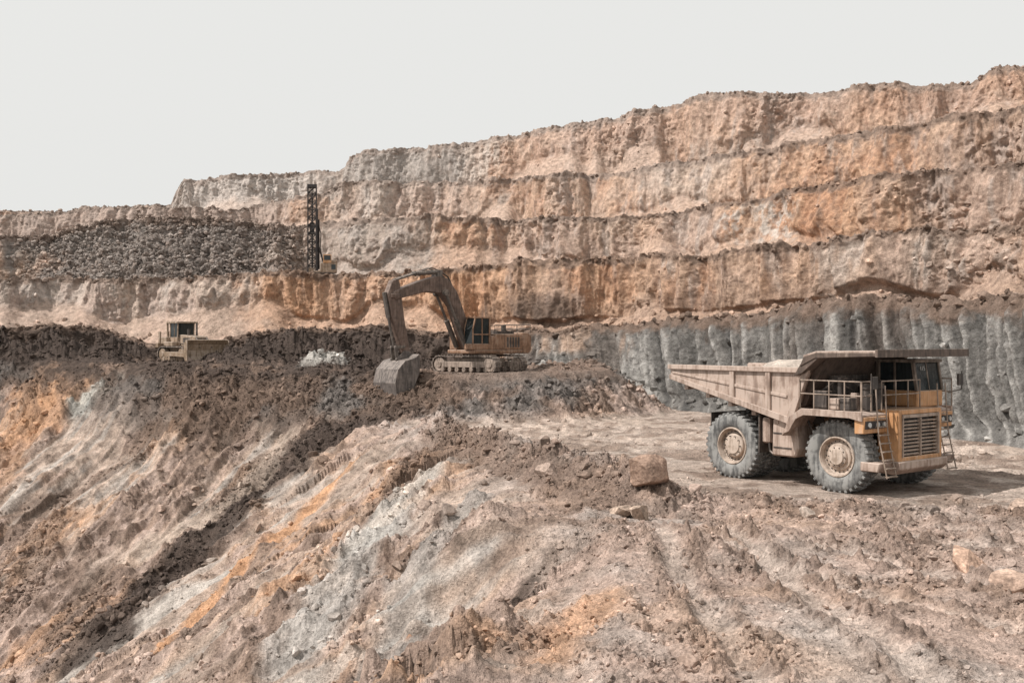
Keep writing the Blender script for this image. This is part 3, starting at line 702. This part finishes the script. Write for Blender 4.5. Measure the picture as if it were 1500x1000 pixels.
b.obj('handrail',darkst,exc,0)
b=Bd();b.prism([(.9,1.9),(1.5,1.8),(2.2,3.2),(3.0,5.2),(3.9,6.15),(5.4,6.25),(8.2,5.55),(8.5,5.85),(8.3,6.2),(5.8,7.1),(4.3,7.5),(3.4,7.3),(2.5,6.3),(1.4,3.8),(.9,2.4)],-.42,.42)
b.obj('boom',exboom,exc,.04)
b=Bd();b.prism([(7.9,7.1),(8.4,7.0),(8.85,6.0),(8.5,4.4),(7.45,1.55),(7.05,1.4),(6.85,1.75),(7.35,4.1),(7.6,5.8),(7.75,6.7)],-.3,.3)
b.box(7.7,8.6,-.46,.46,5.7,6.0);b.obj('arm',exboom,exc,.04)
b=Bd()
for yy in(-.62,.62):
    b.cyl((1.8,yy,2.0),(2.8,yy,4.1),.2,14);b.cyl((2.8,yy,4.1),(3.8,yy,6.2),.11,12);b.cyl((3.8,yy-.15,6.2),(3.8,yy+.15,6.2),.24,12)
for yy in(-.25,.25):
    b.cyl((4.2,yy,7.8),(6.3,yy,7.6),.17,14);b.cyl((6.3,yy,7.6),(8.05,yy,7.05),.09,12)
b.box(3.9,4.4,-.4,.4,7.2,7.95)
b.cyl((8.95,0,6.1),(8.6,0,4.2),.18,14);b.cyl((8.6,0,4.2),(8.1,0,2.0),.1,12)
for yy in(-.35,.2):
    b.prism([(8.0,2.1),(8.25,2.0),(8.1,.9),(7.85,.9)],yy,yy+.15);b.prism([(7.3,2.15),(7.45,1.95),(8.2,1.9),(8.2,2.15)],yy-.05,yy+.2)
b.obj('hydraulic_cylinder',mat('hydraulic_steel',(.10,.085,.075),.4,.3,.3),exc,.01)
b=Bd()
for yy in(-.3,-.2,.2,.3): b.tube([(1.4,yy,2.9),(2.1,yy,5.4),(3.3,yy,7.45),(4.1,yy,7.9),(4.9,yy,8.1),(5.8,yy,7.8),(6.0,yy,7.4)],.035)
b.obj('hydraulic_hose',darkst,exc,0)
bk=[(6.8,1.45),(7.2,1.15),(8.05,.95),(8.65,.35),(8.9,-.6),(8.75,-1.5),(8.2,-2.3)]
b=Bd();b.shell(bk,.09,-1.5,1.5)
for yy in(-1.5,1.42):
    b.prism(bk+[(7.75,-2.0),(6.8,.2)],yy,yy+.08)
for yy in(-1.35,-.68,0,.68,1.35):
    b.shell([(q_[0]+.07,q_[1]) for q_ in bk[2:]],-.06,yy-.08,yy+.08)
for i in range(6):
    yy=-1.35+i*.54;b.prism([(8.4,-2.1),(8.15,-2.4),(7.8,-2.85),(8.0,-2.2)],yy-.1,yy+.1)
for yy in(-.35,.35): b.prism([(6.9,1.2),(8.1,.9),(8.2,1.15),(7.4,1.75),(6.9,1.7)],yy-.06,yy+.06)
b.obj('bucket',mat('bucket_steel',(.12,.10,.09),.6,.15,.35,(.28,.235,.205)),exc,.015)

# ------------------------------------------------------------------ bulldozer
dz=ground_z(*DOZ,2.5)
doz=empty('bulldozer',(DOZ[0],DOZ[1],dz-.05),math.radians(-40),1.12)
b=Bd();bs=Bd()
for yy in(-1.15,1.15): track(b,bs,yy,4.2,1.25,.6,36)
b.obj('track_chain',trackm,doz,0);bs.obj('track_frame',dozp,doz,.02)
b=Bd();b.prism([(-.2,1.0),(2.3,1.0),(2.5,1.2),(2.45,2.15),(-.2,2.35)],-.62,.62);b.box(-2.0,-.1,-.8,.8,.8,1.7);b.box(-2.0,-1.1,-1.2,1.2,1.5,2.1);b.prism([(-1.2,1.3),(.2,1.3),(.2,1.7),(-1.2,1.7)],-1.4,1.4)
b.obj('hood',dozp,doz,.05)
b=Bd();b.prism([(-1.15,1.9),(.0,1.9),(.1,3.3),(-1.1,3.3)],-.78,.78);b.obj('cab_glazing',glass,doz,0)
b=Bd();b.box(-1.4,.35,-1.0,1.0,3.3,3.45)
for yy in(-.78,.78): post(-1.12,1.7,-1.1,3.3,yy,.05);post(0,1.7,.08,3.3,yy,.05);post(-.5,1.7,-.5,3.3,yy,.03);b.box(-1.15,.05,yy-.05,yy+.05,1.7,2.1)
b.box(-1.2,-1.05,-.75,.75,1.7,2.2);b.box(-.05,.06,-.75,.75,1.7,2.1)
b.cyl((-1.5,-.8,2.0),(-1.4,-.9,3.4),.09,8);b.cyl((-1.5,.8,2.0),(-1.4,.9,3.4),.09,8)
b.obj('cab_frame',dozp,doz,.02)
b=Bd();b.cyl((1.4,.2,2.2),(1.4,.2,3.3),.09,10);b.cyl((.9,-.25,2.2),(.9,-.25,2.8),.14,10)
for yy in(-.7,.7): b.cyl((2.4,yy*.7,2.1),(3.1,yy*.8,1.2),.08,10)
b.box(-.1,2.0,-.635,-.625,1.5,1.56);b.box(.6,1.7,-.64,-.62,1.65,2.05);b.box(2.5,2.52,-.5,.5,1.25,2.0)
b.obj('exhaust_stack',darkst,doz,0)
b=Bd();b.shell([(3.15,.1),(3.0,.5),(2.95,1.0),(3.05,1.5),(3.3,1.9)],-.1,-2.05,2.05)
for yy in(-2.05,1.97): b.prism([(3.2,.1),(3.5,.1),(3.5,1.7),(3.3,1.9),(2.95,1.0)],yy,yy+.08)
for yy in(-1.62,1.62): b.prism([(-.3,.5),(3.0,.4),(3.0,.75),(-.3,.85)],yy-.1,yy+.1)
b.obj('blade',dozp,doz,.01)
b=Bd();b.box(-3.0,-2.6,-1.1,1.1,1.2,1.6)
for yy in(-.7,.7): b.prism([(-2.0,.9),(-2.8,1.2),(-2.8,1.45),(-2.0,1.2)],yy-.1,yy+.1);b.cyl((-2.0,yy,1.9),(-2.8,yy,1.6),.1,8)
for yy in(-.8,0,.8): b.prism([(-2.95,2.6),(-2.7,2.6),(-2.7,.9),(-2.4,.5),(-2.9,.7)],yy-.07,yy+.07)
b.obj('ripper',dozp,doz,.01)

# ------------------------------------------------------------------ drill rig
DR=(-26.8,140.2)
drz=ground_z(*DR,2.0)
dr=empty('drilling_rig',(DR[0],DR[1],drz),math.radians(12),1.0)
b=Bd();bs=Bd()
for yy in(-1.1,1.1): track(b,bs,yy,3.8,.9,.5,28)
bs.box(-1.2,1.2,-.9,.9,.45,1.0)
b.obj('track_chain',trackm,dr,0);bs.obj('track_frame',trackm,dr,.02)
b=Bd();b.box(-.2,2.1,-1.1,1.1,1.0,2.3);b.box(-1.0,1.0,-.9,.9,.9,1.2);b.box(1.2,2.1,-1.1,1.1,2.3,2.7);b.box(-1.9,-1.1,-.6,.6,.6,1.6);b.obj('power_pack',dozp,dr,.04)
b=Bd();b.box(.2,1.3,-1.15,0,2.3,3.5);b.obj('cab_shell',paint,dr,.03)
b=Bd();b.box(.3,1.2,-1.17,-1.0,2.7,3.35);b.box(.17,.25,-1.05,-.1,2.6,3.35);b.box(1.3,1.9,-1.12,-1.0,1.4,2.1);b.obj('cab_glazing',glass,dr,0)
b=Bd();mh=13.2;x0,x1=-1.9,-.75;y0,y1=-.55,.55
for xx in(x0,x1):
    for yy in(y0,y1): b.box(xx-.09,xx+.09,yy-.09,yy+.09,.8,mh)
nb_=11
for i in range(nb_):
    za=.8+(mh-.8)*i/nb_;zb=.8+(mh-.8)*(i+1)/nb_
    for yy in(y0,y1): b.cyl((x0,yy,za),(x1,yy,zb),.055,6);b.cyl((x0,yy,zb),(x1,yy,zb),.06,6);b.cyl((x1,yy,za),(x0,yy,zb),.04,6)
    for xx in(x0,x1): b.cyl((xx,y0,za),(xx,y1,zb),.055,6)
b.cyl((-1.3,0,.3),(-1.3,0,mh-1),.13,10);b.box(-1.65,-1.0,-.35,.35,6.5,8.0);b.box(x0-.1,x1+.1,-.65,.65,mh-.3,mh+.1)
b.cyl((-.6,0,.9),(-.6,0,10),.1,8);b.cyl((-.4,.3,1.5),(-.4,.3,8.5),.12,8);b.tube([(.3,0,2.2),(-.8,.4,6.0)],.1);b.tube([(.3,0,2.2),(-.8,-.4,6.0)],.1)
b.tube([(-.5,.1,8),(-.1,.1,6.5),(-.2,.1,4.5),(.2,.1,2.5)],.07)
b.obj('lattice_mast',drillm,dr,0)

# ------------------------------------------------------------------ single boulders
def boulder(px_,py_,size,tint,seed,flatn=1.0):
    r=np.random.default_rng(seed)
    hx,hy=hit(px_,py_)
    v,f=ico(5)
    v=v.copy()
    for i in range(14):
        n=r.normal(size=3);n/=np.linalg.norm(n);d=r.uniform(.42,.72);hh=v@n;m=hh>d;v[m]-=np.outer(hh[m]-d,n)
    v*=np.array([1.15,.9,1.0*flatn])*size
    v+=.05*size*fbm(v[:,0],v[:,1],v[:,2]+seed,2.0/size,4,2,.6)[:,None]*v/size
    gz=ground_z(hx,hy,.5)
    ob=mesh_np('boulder',v,f,rockm,False,np.tile(np.array(tint),(len(v),1)))
    ob.location=(hx,hy,gz+size*.3*flatn);ob.rotation_euler=(r.uniform(-.3,.3),r.uniform(-.3,.3),r.uniform(0,6))
boulder(948,714,1.05,(.34,.235,.18),3);boulder(905,748,.5,(.38,.29,.23),4,.7);boulder(938,750,.5,(.38,.29,.23),5,.8)
boulder(1412,838,.6,(.44,.30,.225),6,.8);boulder(1490,745,.4,(.4,.3,.24),7);boulder(1490,865,.55,(.42,.30,.235),8,.8);boulder(800,700,.45,(.38,.29,.24),9)
boulder(1185,752,.3,(.4,.33,.28),12)

# ------------------------------------------------------------------ sky, sun, camera
world=bpy.data.worlds.new("World");scene.world=world;world.use_nodes=True
nt=world.node_tree;N=nt.nodes;Lk=nt.links;bg=N['Background']
sun_dir=Vector((-.87,-.28,.0)).normalized();el=math.radians(50)
sky=N.new('ShaderNodeTexSky');sky.sky_type='NISHITA';sky.sun_disc=False;sky.sun_elevation=el;sky.sun_rotation=math.atan2(sun_dir.x,sun_dir.y);sky.dust_density=6;sky.air_density=1.5
hs=N.new('ShaderNodeHueSaturation');hs.inputs['Saturation'].default_value=.08;Lk.new(sky.outputs[0],hs.inputs['Color'])
mx=N.new('ShaderNodeMix');mx.data_type='RGBA';mx.inputs['Factor'].default_value=.9;Lk.new(hs.outputs[0],mx.inputs['A']);mx.inputs['B'].default_value=(8.6,8.6,8.4,1)
Lk.new(mx.outputs['Result'],bg.inputs['Color']);bg.inputs['Strength'].default_value=.1
sd=Vector((sun_dir.x*math.cos(el),sun_dir.y*math.cos(el),math.sin(el)))
li=bpy.data.lights.new('sun','SUN');li.energy=4.6;li.angle=math.radians(.6);li.color=(1,.95,.90)
so=bpy.data.objects.new('sun',li);scene.collection.objects.link(so);so.rotation_euler=sd.to_track_quat('Z','Y').to_euler()
cam=bpy.data.cameras.new('camera');cam.lens=35;cam.sensor_width=36;cam.clip_end=20000;cam.clip_start=.1
co_=bpy.data.objects.new('camera',cam);scene.collection.objects.link(co_);co_.location=(0,0,EYE);co_.rotation_euler=(math.pi/2,0,0);scene.camera=co_
scene.view_settings.view_transform='Standard';scene.view_settings.look='None';scene.view_settings.exposure=0
